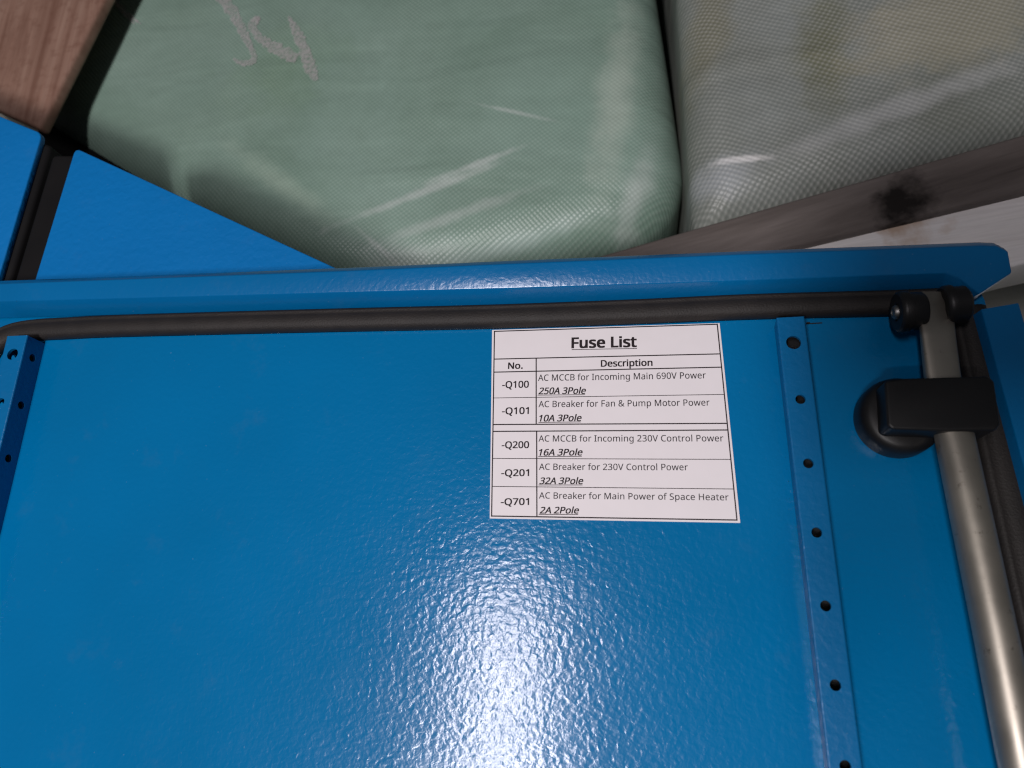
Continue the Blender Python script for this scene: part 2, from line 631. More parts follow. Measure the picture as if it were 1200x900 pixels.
# small dark chips and a weld gap in the paint
for x, y, n, w, h in ((247, 340.5, 0.0092, 0.0011, 0.0005), (954, 379, 0.0001, 0.0055, 0.0004), (947, 378.5, 0.0001, 0.0012, 0.0007)):
    c_ = P(x, y, n)
    prism("paint_chip", rounded([c_ + Vector((sx * w / 2, sy * h / 2, 0.00012)) for sx, sy in ((-1, -1), (1, -0.7), (1, 1), (-1, 0.8))], 0.0002, 3), 0.0005, M_GASKET, door)


# perforated rails
def rail(name, top, bot, width, height, holes, wall_holes, parent, back_flange, first_big=True):
    """top, bot: where the left edge of the raised face starts and ends; holes: distances down it"""
    ax = (bot - top).normalized()
    side = Vector((-ax.y, ax.x, 0)).normalized()
    if side.x < 0:
        side = -side
    L = (bot - top).length
    bm = bmesh.new()

    def strip(o, du, dv, w, ln, hl, rad, nrm, depth=0.0012):
        # du along width, dv along length; rectangular tiles each with a hole
        cuts = [0.0]
        for k in range(len(hl) - 1):
            cuts.append((hl[k][0] + hl[k + 1][0]) / 2)
        cuts.append(ln)
        for k, (hv, hr) in enumerate(hl):
            v0, v1 = cuts[k], cuts[k + 1]
            seg = 24
            inner, outer, low = [], [], []
            cu, cv = w * 0.5, hv
            for q in range(seg):
                a = 2 * math.pi * q / seg + math.pi / 4
                c, s = math.cos(a), math.sin(a)
                m_ = max(abs(c), abs(s))
                su, sv = c / m_, s / m_
                ou = cu + su * w / 2
                ov = cv + (sv * (v1 - cv) if sv > 0 else sv * (cv - v0))
                outer.append(bm.verts.new(o + du * ou + dv * ov))
                inner.append(bm.verts.new(o + du * (cu + c * hr) + dv * (cv + s * hr)))
                low.append(bm.verts.new(o + du * (cu + c * hr) + dv * (cv + s * hr) - nrm * depth))
            for q in range(seg):
                q2 = (q + 1) % seg
                bm.faces.new((outer[q], outer[q2], inner[q2], inner[q]))
                bm.faces.new((inner[q], inner[q2], low[q2], low[q]))

    up = Vector((0, 0, 1))
    e = 0.0005

    def quad(*p):
        bm.faces.new([bm.verts.new(q) for q in p])

    strip(top + side * e, side, ax, width - 2 * e, L, holes, 0, up)
    for o_, sg in ((top, 1), (top + side * width, -1)):
        # rounded bend between face and wall
        ring = [o_ + side * (sg * e), o_ + side * (sg * e * 0.29) - up * (e * 0.29), o_ - up * e]
        for p_, q_ in zip(ring, ring[1:]):
            quad(p_, p_ + ax * L, q_ + ax * L, q_)
        if wall_holes:
            strip(o_ - up * e, -up, ax, height - e, L, wall_holes, 0, side * -sg)
        else:
            p_ = o_ - up * e
            q_ = Vector((o_.x, o_.y, 0.0003)) + side * (0.0008 if sg > 0 else 0.0014)
            quad(p_, p_ + ax * L, q_ + ax * L, q_)
    if back_flange:
        a, b = top + side * (width + 0.0007), bot + side * (width + 0.0007)
        z0, z1 = 0.0010, 0.0002
        vs = [bm.verts.new(p) for p in (Vector((a.x, a.y, z0)), Vector((b.x, b.y, z0)), Vector((b.x, b.y, z0)) + side * back_flange, Vector((a.x, a.y, z0)) + side * back_flange)]
        bm.faces.new(vs)
        vs2 = [bm.verts.new(p) for p in (vs[3].co, vs[2].co, vs[2].co + Vector((0, 0, -0.0009)), vs[3].co + Vector((0, 0, -0.0009)))]
        bm.faces.new(vs2)
    # top end cap edge of the sheet
    vs = [bm.verts.new(p) for p in (top, top + side * width, top + side * width - up * 0.0012, top - up * 0.0012)]
    bm.faces.new(vs)
    bmesh.ops.remove_doubles(bm, verts=bm.verts, dist=2e-6)
    ob = from_bm(name, bm, M_RAIL, parent)
    # added dark strip inside the hollow rail, standing for shade in the holes
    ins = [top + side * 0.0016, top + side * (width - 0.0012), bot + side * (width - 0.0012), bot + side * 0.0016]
    prism("hole_shade_strip", [Vector((p.x, p.y, height * 0.35)) for p in ins], height * 0.35 - 0.0002, M_PLASTIC, ob)
    return ob


RH = 0.0090
rt, rb_ = P(910, 372.5, RH), None
rb_ = P(971, 900, RH)
k = (YB - rt.y) / (rb_.y - rt.y)
rbot = rt + (rb_ - rt) * k
axr = (rbot - rt).normalized()
hole_px = [(926.5, 401.5), (935.5, 468), (945, 543), (956, 624), (967, 710), (979, 803), (990, 898)]
hs = [((P(x, y, RH) - rt).dot(axr), 0.0024 if i == 0 else 0.0016) for i, (x, y) in enumerate(hole_px)]
pitch = (hs[-1][0] - hs[1][0]) / 5
while hs[-1][0] + pitch < (rbot - rt).length - 0.01:
    hs.append((hs[-1][0] + pitch, 0.0016))
wr = (P(943, 374, RH) - rt).length
rail("perforated_rail", rt, rbot, wr, RH, hs, None, door, 0)

LH = 0.0095
lt = P(8, 394, LH)
# left rail runs parallel to the right one
ldir = (P(0.0, 530, LH) - P(33, 394, LH)).normalized()
wl = (P(32, 393, LH) - lt).length
lbot = lt + ldir * ((YB - lt.y) / ldir.y)
hl = [((P(15.5, 415, LH) - lt).dot(ldir), 0.0024), ((P(2, 471, LH) - lt).dot(ldir), 0.0016)]
while hl[-1][0] + pitch < (lbot - lt).length - 0.01:
    hl.append((hl[-1][0] + pitch, 0.0016))
wh = [(h, 0.0016) for h, r in hl]
rail("perforated_rail", lt, lbot, wl, LH, hl, wh, door, 0)

# lock rod with its flat top end
nR = 0.0135
cl = [(1094, 344), (1099, 395), (1104, 440), (1120, 520), (1141, 620), (1166, 740), (1194, 880), (1222, 1010)]
rod_pts = [P(x, y, nR) for x, y in cl]
rad = [(0.0052, 0.0016), (0.0052, 0.0016), (0.0052, 0.0020), (0.0056, 0.0048), (0.0056, 0.0054), (0.0056, 0.0056), (0.0056, 0.0056), (0.0056, 0.0056)]
d_ = (rod_pts[-1] - rod_pts[-2]).normalized()
rod_pts.append(rod_pts[-1] + d_ * ((YB - rod_pts[-1].y) / d_.y))
rad.append(rad[-1])
prof = []
for a, b in rad:
    e = 0.55 if b < 0.003 else 1.0
    ring = []
    for q in range(28):
        an = 2 * math.pi * q / 28
        c, s = math.cos(an), math.sin(an)
        ring.append((a * math.copysign(abs(c) ** e, c), b * math.copysign(abs(s) ** e, s)))
    prof.append(ring)
tube("lock_rod", rod_pts, prof, M_ZINC, door)

# rollers either side of the rod's end
for (fx, fy, bx, by, r_, n_) in ((1050, 366, 1082, 364, 0.0069, 0.0125), (1103, 359, 1132, 356, 0.0067, 0.0130)):
    a, b = P(fx, fy, n_), P(bx, by, n_)
    ln = (b - a).length
    ax = (b - a).normalized()
    h = [(0.0006, 0.0), (0.0006, 0.0026), (0, 0.0030), (0, r_ * 0.86), (0.0007, r_ * 0.97), (0.0014, r_), (ln * 0.38, r_), (ln * 0.42, r_ * 0.90), (ln * 0.9, r_ * 0.90), (ln, r_ * 0.8), (ln, 0)]
    ro = lathe("roller", h, a, ax, M_PLASTIC, door, 48)
    if fx > 1090:
        continue
    lathe("screw", [(-0.0010, 0.0), (-0.0010, 0.0004), (-0.0006, 0.0009), (-0.0011, 0.0012), (-0.0010, 0.0019), (-0.0003, 0.0024), (0.0008, 0.0024)], a, ax, M_SCREW, ro, 24)
ax0, ax1 = P(1083, 364, 0.0125), P(1108, 358, 0.013)
lathe("axle", [(0, 0), (0, 0.0017), ((ax1 - ax0).length, 0.0017), ((ax1 - ax0).length, 0)], ax0, ax1 - ax0, M_SCREW, door, 20)

# black plastic rod guide: round foot on the panel, block that reaches over the rod
c0 = P(1052, 490, 0.004)
c0.z = 0.0001
r0 = (P(1003, 488, 0.004) - P(1052, 490, 0.004)).length
guide = lathe("rod_guide", [(0, 0), (0, r0 * 0.98), (0.001, r0), (0.0060, r0), (0.0078, r0 * 0.97), (0.0092, r0 * 0.90), (0.0100, r0 * 0.80), (0.0103, r0 * 0.6), (0.0104, 0)], c0, Vector((0, 0, 1)), M_PLASTIC, door, 64)
nb = 0.0190
blk = [P(1037, 446, nb), P(1060, 443, nb), P(1158, 440, nb), P(1166, 446, nb), P(1173, 497, nb), P(1168, 504, nb), P(1110, 505, nb), P(1046, 503, nb), P(1040, 498, nb)]
gb = prism("guide_block", blk, nb - 0.005, M_PLASTIC, guide, 0.0022, 5)

# ---------------------------------------------------------------- fuse list label
ZL = 0.00035
lab = empty("fuse_list_label", P(720, 495, 0.0002), "white Fuse List table sticker stuck on the blue door below the gasket", "label")


def Z(x, y):          # pixels of the enlarged crop of the label -> photo pixels
    return 560 + x / 3.6, 370 + y / 3.6


cor = [Z(60, 60), Z(1020, 31), Z(1107, 874), Z(50, 855)]
prism("paper_sheet", [P(x, y, ZL) for x, y in cor][::-1], ZL - 0.0001, M_PAPER, lab)
ZI = ZL + 0.00003


def rule(x0, y0, x1, y1, w):
    a, b = P(*Z(x0, y0), ZI), P(*Z(x1, y1), ZI)
    d = (b - a).normalized()
    s = Vector((-d.y, d.x, 0)) * w / 2
    bm = bmesh.new()
    bm.faces.new([bm.verts.new(p) for p in (a - s - d * w / 2, b - s + d * w / 2, b + s + d * w / 2, a + s - d * w / 2)])
    o = from_bm("table_line", bm, M_INK, lab)
    return o


K, T_ = 0.00042, 0.00024
rules = [(70, 66, 1010, 36, K), (1010, 36, 1093, 862, K), (58, 845, 1093, 862, K), (70, 66, 58, 845, K),
         (70, 183, 1019, 161, K), (70, 238, 1025, 217, K), (68, 347, 1037, 332, T_), (66, 459, 1051, 454, K),
         (66, 488, 1054, 482, K), (64, 602, 1064, 606, T_), (62, 720, 1078, 731, T_), (246, 180, 246, 458, K), (248, 487, 249, 848, K)]
for r in rules:
    rule(*r)


GLYPHS = json.loads(
    r'''{" ":[209,[]],"&":[587,[[244,581,265,580,284,578,302,573,318,567,333,558,345,549,356,537,366,524,373,510,378,494,381,477,383,458,380,434,374,411,364,3'''
    r'''91,350,372,333,355,313,338,292,323,268,308,423,159,433,172,442,186,450,200,457,216,463,233,469,250,474,268,479,286,550,286,543,261,536,237,527,213,518'''
    r''',191,508,170,496,150,483,131,468,114,585,0,490,0,420,67,408,56,394,46,381,37,366,28,352,20,336,13,320,7,303,2,285,-3,265,-6,245,-7,223,-8,196,-7,171,-'''
    r'''4,148,2,127,10,108,20,91,32,77,47,65,63,55,82,48,102,44,125,43,149,43,169,46,187,51,204,57,220,66,234,75,248,87,261,100,273,115,284,131,296,148,307,16'''
    r'''6,318,133,358,125,368,118,379,112,391,107,403,102,415,99,429,97,442,96,456,97,475,101,493,106,509,114,524,124,537,135,548,149,558,165,567,182,573,201,'''
    r'''578,222,580],[209,273,195,265,182,257,170,248,159,239,150,231,141,221,134,211,128,201,123,190,119,178,117,165,116,152,118,131,124,112,133,95,146,81,16'''
    r'''2,69,181,61,202,56,225,55,250,56,273,59,294,64,314,71,331,80,347,90,362,100,375,111],[241,524,225,523,211,519,198,514,186,506,177,496,171,485,167,472,'''
    r'''165,457,166,443,169,429,174,416,180,404,189,391,199,378,211,364,225,350,247,363,265,376,280,389,292,401,301,414,308,428,311,442,313,458,312,472,308,48'''
    r'''4,302,495,294,505,283,513,271,519,257,523]]],"-":[258,[[32,184,32,246,226,246,226,184]]],".":[215,[[58,43,59,57,61,69,66,78,72,85,80,90,88,94,97,96,10'''
    r'''7,97,117,96,126,94,135,90,142,85,149,78,153,69,156,57,157,43,156,30,153,18,149,9,142,2,135,-4,126,-8,117,-10,107,-11,97,-10,88,-8,80,-4,72,2,66,9,61,1'''
    r'''8,59,30]]],"0":[459,[[419,287,419,253,417,221,414,191,409,163,403,137,395,112,386,90,376,70,363,52,349,37,334,23,316,12,297,3,276,-3,253,-7,229,-8,198'''
    r''',-6,170,1,145,12,122,27,103,47,86,70,71,98,60,129,51,163,44,201,41,243,39,287,40,332,44,373,50,411,58,446,69,477,83,504,99,527,119,547,141,562,167,573'''
    r''',196,579,229,581,259,579,287,573,313,562,335,547,355,527,372,504,387,477,399,446,408,411,414,373,418,332],[110,287,111,249,113,215,116,184,121,156,128'''
    r''',132,137,111,147,93,159,78,173,67,190,59,208,54,229,52,249,54,268,59,284,67,298,78,310,92,320,110,329,131,336,156,341,184,345,215,347,249,348,287,347,'''
    r'''325,345,359,341,390,336,417,329,442,320,463,310,481,298,495,284,507,268,515,249,520,229,521,208,520,190,515,173,507,159,495,147,481,137,463,128,442,12'''
    r'''1,417,116,390,113,359,111,325]]],"1":[459,[[285,0,216,0,216,400,216,439,217,470,219,499,196,477,169,455,108,405,71,452,226,573,285,573]]],"2":[459,[[4'''
    r'''17,0,38,0,38,59,188,210,209,231,228,251,246,270,261,287,275,304,287,320,298,337,306,353,313,370,318,387,321,405,322,424,320,446,315,466,306,482,294,49'''
    r'''6,278,507,261,514,242,519,221,520,200,520,181,517,164,512,147,506,131,498,115,489,99,478,83,466,45,513,56,523,68,531,81,540,94,548,108,555,122,561,137'''
    r''',567,153,572,169,576,186,578,203,580,221,581,246,579,270,576,293,570,313,562,331,552,347,540,361,526,372,510,382,492,388,472,392,451,394,428,393,406,3'''
    r'''89,385,383,364,375,344,365,324,353,305,340,286,324,267,307,247,288,227,268,207,247,185,128,67,128,64,417,64]]],"3":[459,[[395,439,394,420,392,403,387,'''
    r'''387,381,372,373,359,363,347,352,336,340,326,326,318,310,311,294,306,277,302,277,298,309,293,337,283,360,271,379,255,394,236,405,214,411,190,413,163,41'''
    r'''2,139,407,116,400,94,390,74,377,56,360,40,341,26,318,14,292,4,263,-3,230,-7,193,-8,171,-8,150,-6,130,-4,110,-1,91,3,72,8,54,15,36,23,36,89,54,81,74,73'''
    r''',93,67,114,61,135,57,155,54,175,52,194,51,230,53,260,59,285,68,305,81,320,98,331,117,337,139,339,164,338,182,335,197,329,211,320,223,310,233,297,242,2'''
    r'''82,249,265,255,246,260,226,263,203,265,179,265,123,265,123,326,180,326,202,326,223,329,242,333,259,339,274,347,286,356,298,366,307,377,314,390,319,404'''
    r''',322,418,323,434,321,454,316,471,307,486,295,498,280,508,262,516,242,520,219,521,204,521,190,520,176,518,164,515,117,498,75,473,39,521,55,533,73,544,9'''
    r'''3,554,115,563,139,571,163,576,190,579,218,581,260,578,296,571,327,558,352,540,371,519,384,495,393,468]]],"5":[459,[[221,351,249,350,275,346,300,340,32'''
    r'''2,331,343,320,361,307,376,291,389,274,400,254,407,232,412,209,413,183,411,154,407,128,399,103,387,81,373,60,356,43,336,28,314,15,289,5,261,-2,231,-7,1'''
    r'''99,-8,177,-8,156,-6,136,-4,116,0,97,4,80,10,65,16,51,23,51,90,66,81,82,74,101,68,121,62,141,58,161,55,181,53,200,52,220,53,239,55,257,60,274,65,289,73'''
    r''',302,82,313,93,323,106,331,121,336,137,340,156,341,176,339,202,332,225,321,245,306,262,287,275,262,284,232,290,197,292,146,288,99,280,64,302,86,573,37'''
    r'''3,573,373,508,146,508,132,342,169,348]]],"6":[459,[[44,245,45,269,46,294,48,318,51,342,55,366,60,389,67,412,75,433,84,454,95,474,107,492,121,510,137,5'''
    r'''25,155,539,174,551,196,562,220,570,246,576,275,579,306,581,344,579,377,573,377,513,344,520,308,523,281,522,257,518,235,512,216,504,198,494,183,483,169'''
    r''',469,158,454,148,437,139,419,132,400,127,380,122,359,119,337,116,314,115,291,119,291,126,300,133,309,141,318,150,326,160,333,170,339,182,345,194,350,2'''
    r'''08,353,223,356,238,358,255,358,279,357,302,353,323,347,342,338,360,327,375,313,389,297,400,279,409,258,416,236,420,211,421,184,420,156,415,129,408,104'''
    r''',399,82,386,61,372,44,355,28,336,15,314,5,291,-2,266,-7,239,-8,219,-7,199,-4,181,1,163,7,146,16,130,26,115,39,101,54,88,70,77,89,67,110,59,133,52,158,'''
    r'''48,185,45,214],[238,51,262,53,284,59,303,70,320,84,334,102,343,125,349,153,351,184,350,210,344,233,336,254,324,271,308,285,289,295,267,301,241,303,222'''
    r''',302,205,299,189,294,175,287,162,279,150,270,140,259,131,248,124,236,119,223,116,211,115,198,116,185,117,172,120,159,123,146,127,133,133,121,139,110,1'''
    r'''46,99,155,88,164,79,174,71,185,64,197,59,210,55,223,52]]],"7":[459,[[109,0,344,508,35,508,35,573,419,573,419,518,187,0]]],"9":[459,[[417,328,417,304,4'''
    r'''15,279,413,255,410,231,406,207,401,183,394,161,387,139,377,118,366,99,354,80,340,63,324,47,306,33,286,21,265,11,241,3,214,-3,185,-7,154,-8,117,-6,82,0'''
    r''',82,60,115,53,152,50,179,51,204,54,226,60,245,68,262,78,278,90,291,103,303,118,313,135,322,153,329,172,334,192,339,213,342,235,344,258,346,281,341,281'''
    r''',334,272,327,263,319,255,310,247,301,240,290,233,278,228,266,223,252,219,237,216,222,215,204,214,181,215,158,219,138,226,118,235,101,246,85,260,72,275'''
    r''',61,294,52,314,45,336,41,361,40,387,42,416,46,443,53,468,63,491,76,511,90,529,107,544,127,557,148,568,171,575,196,579,223,581,243,580,262,577,281,572,'''
    r'''299,565,316,556,332,545,347,533,361,518,373,501,384,483,394,462,402,439,409,415,413,388,416,359],[223,521,199,519,178,513,159,503,142,488,128,470,118,'''
    r'''447,112,420,110,388,112,362,117,339,125,318,137,301,152,287,171,277,193,271,220,269,238,270,256,273,272,278,286,285,300,293,311,303,321,313,330,325,33'''
    r'''7,337,342,349,345,362,346,374,345,387,344,400,341,413,338,426,334,439,328,451,322,463,315,474,307,484,298,493,288,501,277,508,265,514,252,518,238,520]'''
    r''']],"A":[512,[[437,0,368,177,141,177,73,0,0,0,224,575,289,575,512,0],[282,415,274,438,263,473,255,500,247,468,238,438,230,415,165,241,346,241]]],"B":[5'''
    r'''21,[[241,573,292,571,336,565,373,555,404,541,428,522,445,497,455,467,459,431,458,414,456,399,452,384,446,371,439,358,431,347,421,337,409,328,396,320,3'''
    r'''82,313,367,308,350,304,350,300,367,297,384,292,400,286,415,279,429,271,441,261,452,249,461,236,468,221,474,203,477,184,478,163,476,138,472,115,464,93,'''
    r'''454,74,441,57,425,42,406,29,385,19,362,11,337,5,309,1,279,0,78,0,78,573],[256,329,290,330,318,335,340,342,357,352,369,366,377,382,382,401,384,423,382,'''
    r'''445,376,463,365,478,351,490,332,499,308,506,279,510,245,511,150,511,150,329],[150,269,150,61,265,61,301,63,330,68,354,78,371,91,384,107,394,125,399,14'''
    r'''5,401,168,400,183,398,197,394,210,388,221,380,232,370,241,358,249,344,256,327,262,307,266,285,268,260,269]]],"C":[507,[[323,517,301,516,280,513,260,50'''
    r'''8,241,502,223,493,206,482,192,470,178,456,166,440,155,423,146,404,139,383,133,361,129,337,126,312,125,286,126,252,131,220,138,191,147,164,160,139,175,'''
    r'''117,192,99,213,83,236,71,262,62,291,57,322,55,341,56,359,57,377,59,394,62,460,78,460,15,443,10,427,5,410,1,393,-2,375,-5,356,-7,335,-8,312,-8,270,-6,2'''
    r'''32,1,197,12,166,28,139,48,115,72,95,99,78,131,65,165,56,203,51,244,49,287,50,319,53,349,59,378,67,406,77,432,89,456,103,478,120,499,138,517,159,534,18'''
    r'''1,548,206,559,233,569,261,575,292,579,324,581,346,580,367,578,388,576,409,572,429,567,448,561,465,554,482,547,453,486,394,508,378,512,360,515,342,517]'''
    r''']],"D":[585,[[536,292,534,246,528,203,516,165,501,131,481,100,457,74,430,51,399,33,364,18,325,8,283,2,237,0,78,0,78,573,254,573,296,571,335,565,371,55'''
    r'''5,404,540,434,523,460,501,483,475,502,446,517,413,528,377,534,336],[460,289,459,326,454,359,446,388,435,415,421,437,404,457,384,474,361,487,336,498,30'''
    r'''8,505,277,509,244,511,150,511,150,62,228,62,282,65,329,76,369,94,402,119,428,151,446,190,457,236]]],"F":[416,[[150,0,78,0,78,573,398,573,398,509,150,5'''
    r'''09,150,306,383,306,383,243,150,243]]],"H":[594,[[516,0,443,0,443,267,150,267,150,0,78,0,78,573,150,573,150,330,443,330,443,573,516,573]]],"I":[272,[[2'''
    r'''39,0,32,0,32,42,99,57,99,515,32,531,32,573,239,573,239,531,172,515,172,57,239,42]]],"L":[420,[[78,0,78,573,150,573,150,64,400,64,400,0]]],"M":[727,[[3'''
    r'''30,0,142,502,139,502,142,461,144,407,144,347,144,0,78,0,78,573,184,573,361,103,364,103,544,573,650,573,650,0,578,0,578,352,579,408,581,460,584,501,581'''
    r''',501,390,0]]],"N":[609,[[532,0,447,0,141,476,138,476,141,432,143,378,144,320,144,0,78,0,78,573,161,573,467,99,470,99,468,137,466,193,464,249,464,573,5'''
    r'''32,573]]],"P":[485,[[229,573,282,570,326,562,363,548,393,528,415,504,431,475,441,442,444,404,444,387,441,370,438,353,433,336,426,321,417,306,407,292,3'''
    r'''95,278,380,266,364,255,345,246,324,238,301,231,275,227,247,224,216,223,150,223,150,0,78,0,78,573],[223,511,150,511,150,285,208,285,234,285,258,288,279'''
    r''',291,298,296,315,303,330,311,342,322,352,334,360,347,365,363,369,381,370,401,367,427,361,449,350,468,334,484,314,495,289,504,258,509]]],"Q":[626,[[577'''
    r''',287,576,253,573,221,567,190,559,160,548,133,535,108,520,85,503,64,483,46,461,30,437,17,411,6,548,-136,444,-136,334,-7,324,-8,314,-8,281,-7,251,-3,222'''
    r''',4,196,13,173,25,151,39,131,55,114,73,98,94,85,116,74,141,65,167,58,195,53,224,50,255,49,288,51,331,56,370,65,408,78,442,94,473,114,500,138,524,166,54'''
    r'''5,197,561,232,572,271,579,314,581,356,579,393,572,428,561,459,545,486,525,510,501,530,473,547,442,560,408,570,370,576,330],[125,287,126,252,130,220,13'''
    r'''6,190,145,163,157,138,171,117,188,98,207,83,230,70,255,62,283,56,314,55,345,56,373,62,398,70,420,83,439,98,456,117,470,138,481,163,490,190,496,220,500'''
    r''',252,501,287,498,338,490,384,476,423,456,457,431,484,398,503,360,514,314,518,283,516,255,511,230,502,207,490,188,475,171,457,157,435,145,411,136,384,1'''
    r'''30,354,126,322]]],"S":[440,[[403,153,401,128,396,106,389,85,378,66,364,49,348,35,328,22,307,11,283,3,257,-3,228,-7,198,-8,137,-5,83,4,41,19,41,88,56,8'''
    r'''2,73,76,92,70,113,65,134,60,156,57,179,55,201,55,222,55,240,57,257,61,273,66,286,72,298,79,308,88,316,98,322,109,327,120,329,133,330,147,330,160,327,1'''
    r'''73,324,184,318,194,311,204,302,213,291,221,277,230,261,238,242,247,220,255,196,265,178,272,161,279,146,286,131,294,118,302,106,311,95,320,85,330,76,34'''
    r'''0,69,351,63,363,57,375,53,389,50,403,49,418,48,435,50,457,54,477,61,496,71,513,84,528,99,542,116,553,136,563,157,571,180,576,205,579,231,581,254,580,2'''
    r'''76,578,297,576,318,572,337,567,355,562,372,555,389,549,366,487,351,493,336,499,319,504,302,508,284,512,266,515,248,517,229,517,212,517,196,515,182,511'''
    r''',169,507,158,501,148,494,140,486,133,478,128,468,124,457,122,446,121,434,122,420,124,407,128,396,133,386,140,376,149,367,160,359,172,351,187,343,204,3'''
    r'''35,224,327,246,318,270,309,293,299,313,289,332,279,348,268,362,255,374,242,385,228,392,212,398,194,401,175]]],"V":[481,[[481,573,277,0,204,0,0,573,75,'''
    r'''573,204,205,220,160,231,119,241,80,250,119,262,161,277,207,405,573]]],"a":[450,[[231,437,268,435,299,428,326,418,347,403,364,383,376,358,383,328,385,2'''
    r'''93,385,0,334,0,320,61,317,61,307,50,298,40,288,30,279,22,268,15,258,9,246,3,234,-1,220,-4,206,-6,190,-8,172,-8,154,-7,136,-5,119,0,103,6,88,13,75,23,6'''
    r'''4,34,55,48,47,63,41,80,38,99,37,119,40,150,50,176,65,199,87,219,116,234,152,245,194,253,243,257,316,259,316,285,315,309,310,330,303,347,293,359,280,36'''
    r'''8,265,375,247,379,227,380,210,379,194,378,178,374,163,370,106,347,84,400,99,408,115,414,132,421,151,426,170,431,190,434,210,436],[252,208,215,205,184,'''
    r'''200,159,192,141,182,127,170,118,155,112,138,110,119,111,102,115,87,122,75,132,66,144,58,157,53,172,50,188,49,215,51,238,56,260,66,279,79,295,96,306,11'''
    r'''7,313,142,315,172,315,210]]],"c":[385,[[241,-8,213,-7,187,-2,162,5,139,15,118,28,99,45,83,65,69,87,58,114,50,143,46,176,44,213,46,250,51,284,59,315,71'''
    r''',342,85,365,102,385,121,401,142,415,166,425,191,432,217,436,245,438,262,437,278,436,293,434,309,431,323,427,336,424,348,419,358,415,337,356,292,370,24'''
    r'''4,376,223,375,204,371,187,366,172,358,159,347,148,335,138,320,131,303,125,284,120,263,118,239,117,213,118,189,120,166,125,145,131,126,138,109,148,94,1'''
    r'''59,82,172,71,186,63,202,58,220,54,240,53,257,53,273,55,288,57,302,60,351,78,351,15,340,10,328,5,316,1,304,-2,290,-5,275,-7,258,-8]]],"e":[452,[[234,43'''
    r'''8,261,436,286,432,308,424,329,414,348,401,364,385,378,367,390,346,399,323,406,299,410,272,411,244,411,201,117,201,120,167,127,137,139,111,154,90,174,7'''
    r'''4,197,62,224,55,254,52,274,53,293,54,310,56,327,60,343,64,359,69,375,75,392,82,392,20,376,13,359,8,343,3,327,-1,310,-4,292,-6,272,-8,251,-8,221,-6,194'''
    r''',-2,167,6,143,17,121,31,101,48,85,68,70,91,59,117,51,146,46,177,44,212,46,246,50,277,57,306,68,333,81,357,96,378,114,395,134,411,157,423,181,431,207,4'''
    r'''36],[233,380,209,378,188,372,170,362,154,348,140,330,130,309,123,285,119,257,338,257,337,275,335,292,331,307,326,322,320,334,312,346,303,356,292,364,2'''
    r'''80,371,266,376,251,379]]],"f":[276,[[266,375,158,375,158,0,87,0,87,375,12,375,12,408,87,432,87,457,88,483,92,507,97,528,104,547,113,563,124,577,137,58'''
    r'''8,152,597,168,604,186,609,206,612,227,613,274,609,310,599,292,544,262,552,228,556,211,554,197,550,185,542,175,532,168,519,162,502,159,481,158,458,158,'''
    r'''430,266,430]]],"g":[493,[[221,438,241,437,261,434,280,429,297,422,314,413,329,402,343,388,355,373,359,373,369,430,425,430,425,-7,424,-36,420,-63,413,-'''
    r'''88,404,-109,392,-129,378,-146,361,-160,341,-172,318,-181,293,-187,264,-191,233,-192,210,-192,188,-191,167,-189,147,-186,128,-182,110,-177,94,-172,78,-'''
    r'''165,78,-100,94,-108,111,-114,129,-120,149,-125,170,-129,191,-132,214,-133,237,-134,263,-132,286,-126,306,-116,324,-101,337,-84,347,-63,353,-39,355,-13'''
    r''',355,4,356,32,358,57,354,57,343,42,329,28,315,17,299,8,281,1,263,-4,243,-7,221,-8,182,-4,147,7,117,25,91,51,70,83,56,121,47,164,44,214,47,263,56,306,7'''
    r'''0,344,91,377,117,404,147,423,181,434],[230,379,213,377,197,374,182,368,169,359,157,349,147,336,138,320,130,303,125,284,120,262,118,239,117,213,119,176'''
    r''',124,143,134,115,146,92,163,73,182,60,205,52,232,50,248,50,262,52,276,54,288,58,299,63,309,69,318,76,326,85,334,94,340,105,345,117,349,131,352,145,354'''
    r''',161,356,179,356,197,356,214,355,242,353,267,349,289,343,309,335,326,326,340,315,352,302,362,287,369,270,374,251,377]]],"i":[207,[[139,430,139,0,68,0,'''
    r'''68,430],[104,591,112,590,119,588,126,585,133,580,138,574,142,566,144,557,145,546,144,536,142,526,138,519,133,512,126,508,119,504,112,502,104,501,96,50'''
    r'''2,88,504,81,508,75,512,69,519,66,526,63,536,63,546,63,557,66,566,69,574,75,580,81,585,88,588,96,590]]],"k":[428,[[138,291,137,257,135,221,138,221,152,'''
    r'''240,172,264,189,285,326,430,409,430,235,246,421,0,336,0,187,200,138,158,138,0,68,0,68,609,138,609]]],"l":[207,[[139,0,68,0,68,609,139,609]]],"m":[750,'''
    r'''[[540,438,574,436,603,429,628,417,649,401,665,379,676,352,683,319,685,280,685,0,615,0,615,277,614,300,610,321,603,338,594,353,582,364,567,372,549,377,'''
    r'''528,379,499,376,474,369,454,358,438,342,426,322,418,298,413,270,411,237,411,0,342,0,342,277,341,293,339,308,336,321,332,333,327,344,320,353,312,361,30'''
    r'''3,367,293,372,281,376,268,378,253,379,233,377,215,374,199,368,185,360,174,350,164,338,156,324,150,308,145,290,141,269,139,247,139,223,139,0,68,0,68,43'''
    r'''0,125,430,136,371,140,371,147,382,155,392,163,401,173,409,183,416,194,422,205,427,217,431,229,434,241,436,254,437,266,438,290,437,312,433,332,428,349,'''
    r'''420,365,410,378,398,389,383,398,366,402,366,414,383,427,398,443,410,461,420,480,428,499,433,519,437]]],"n":[496,[[275,438,311,436,343,429,369,417,391,'''
    r'''401,409,379,421,352,428,319,431,280,431,0,361,0,361,275,359,299,355,321,348,338,338,353,324,364,308,372,288,377,265,379,232,376,204,368,182,356,166,33'''
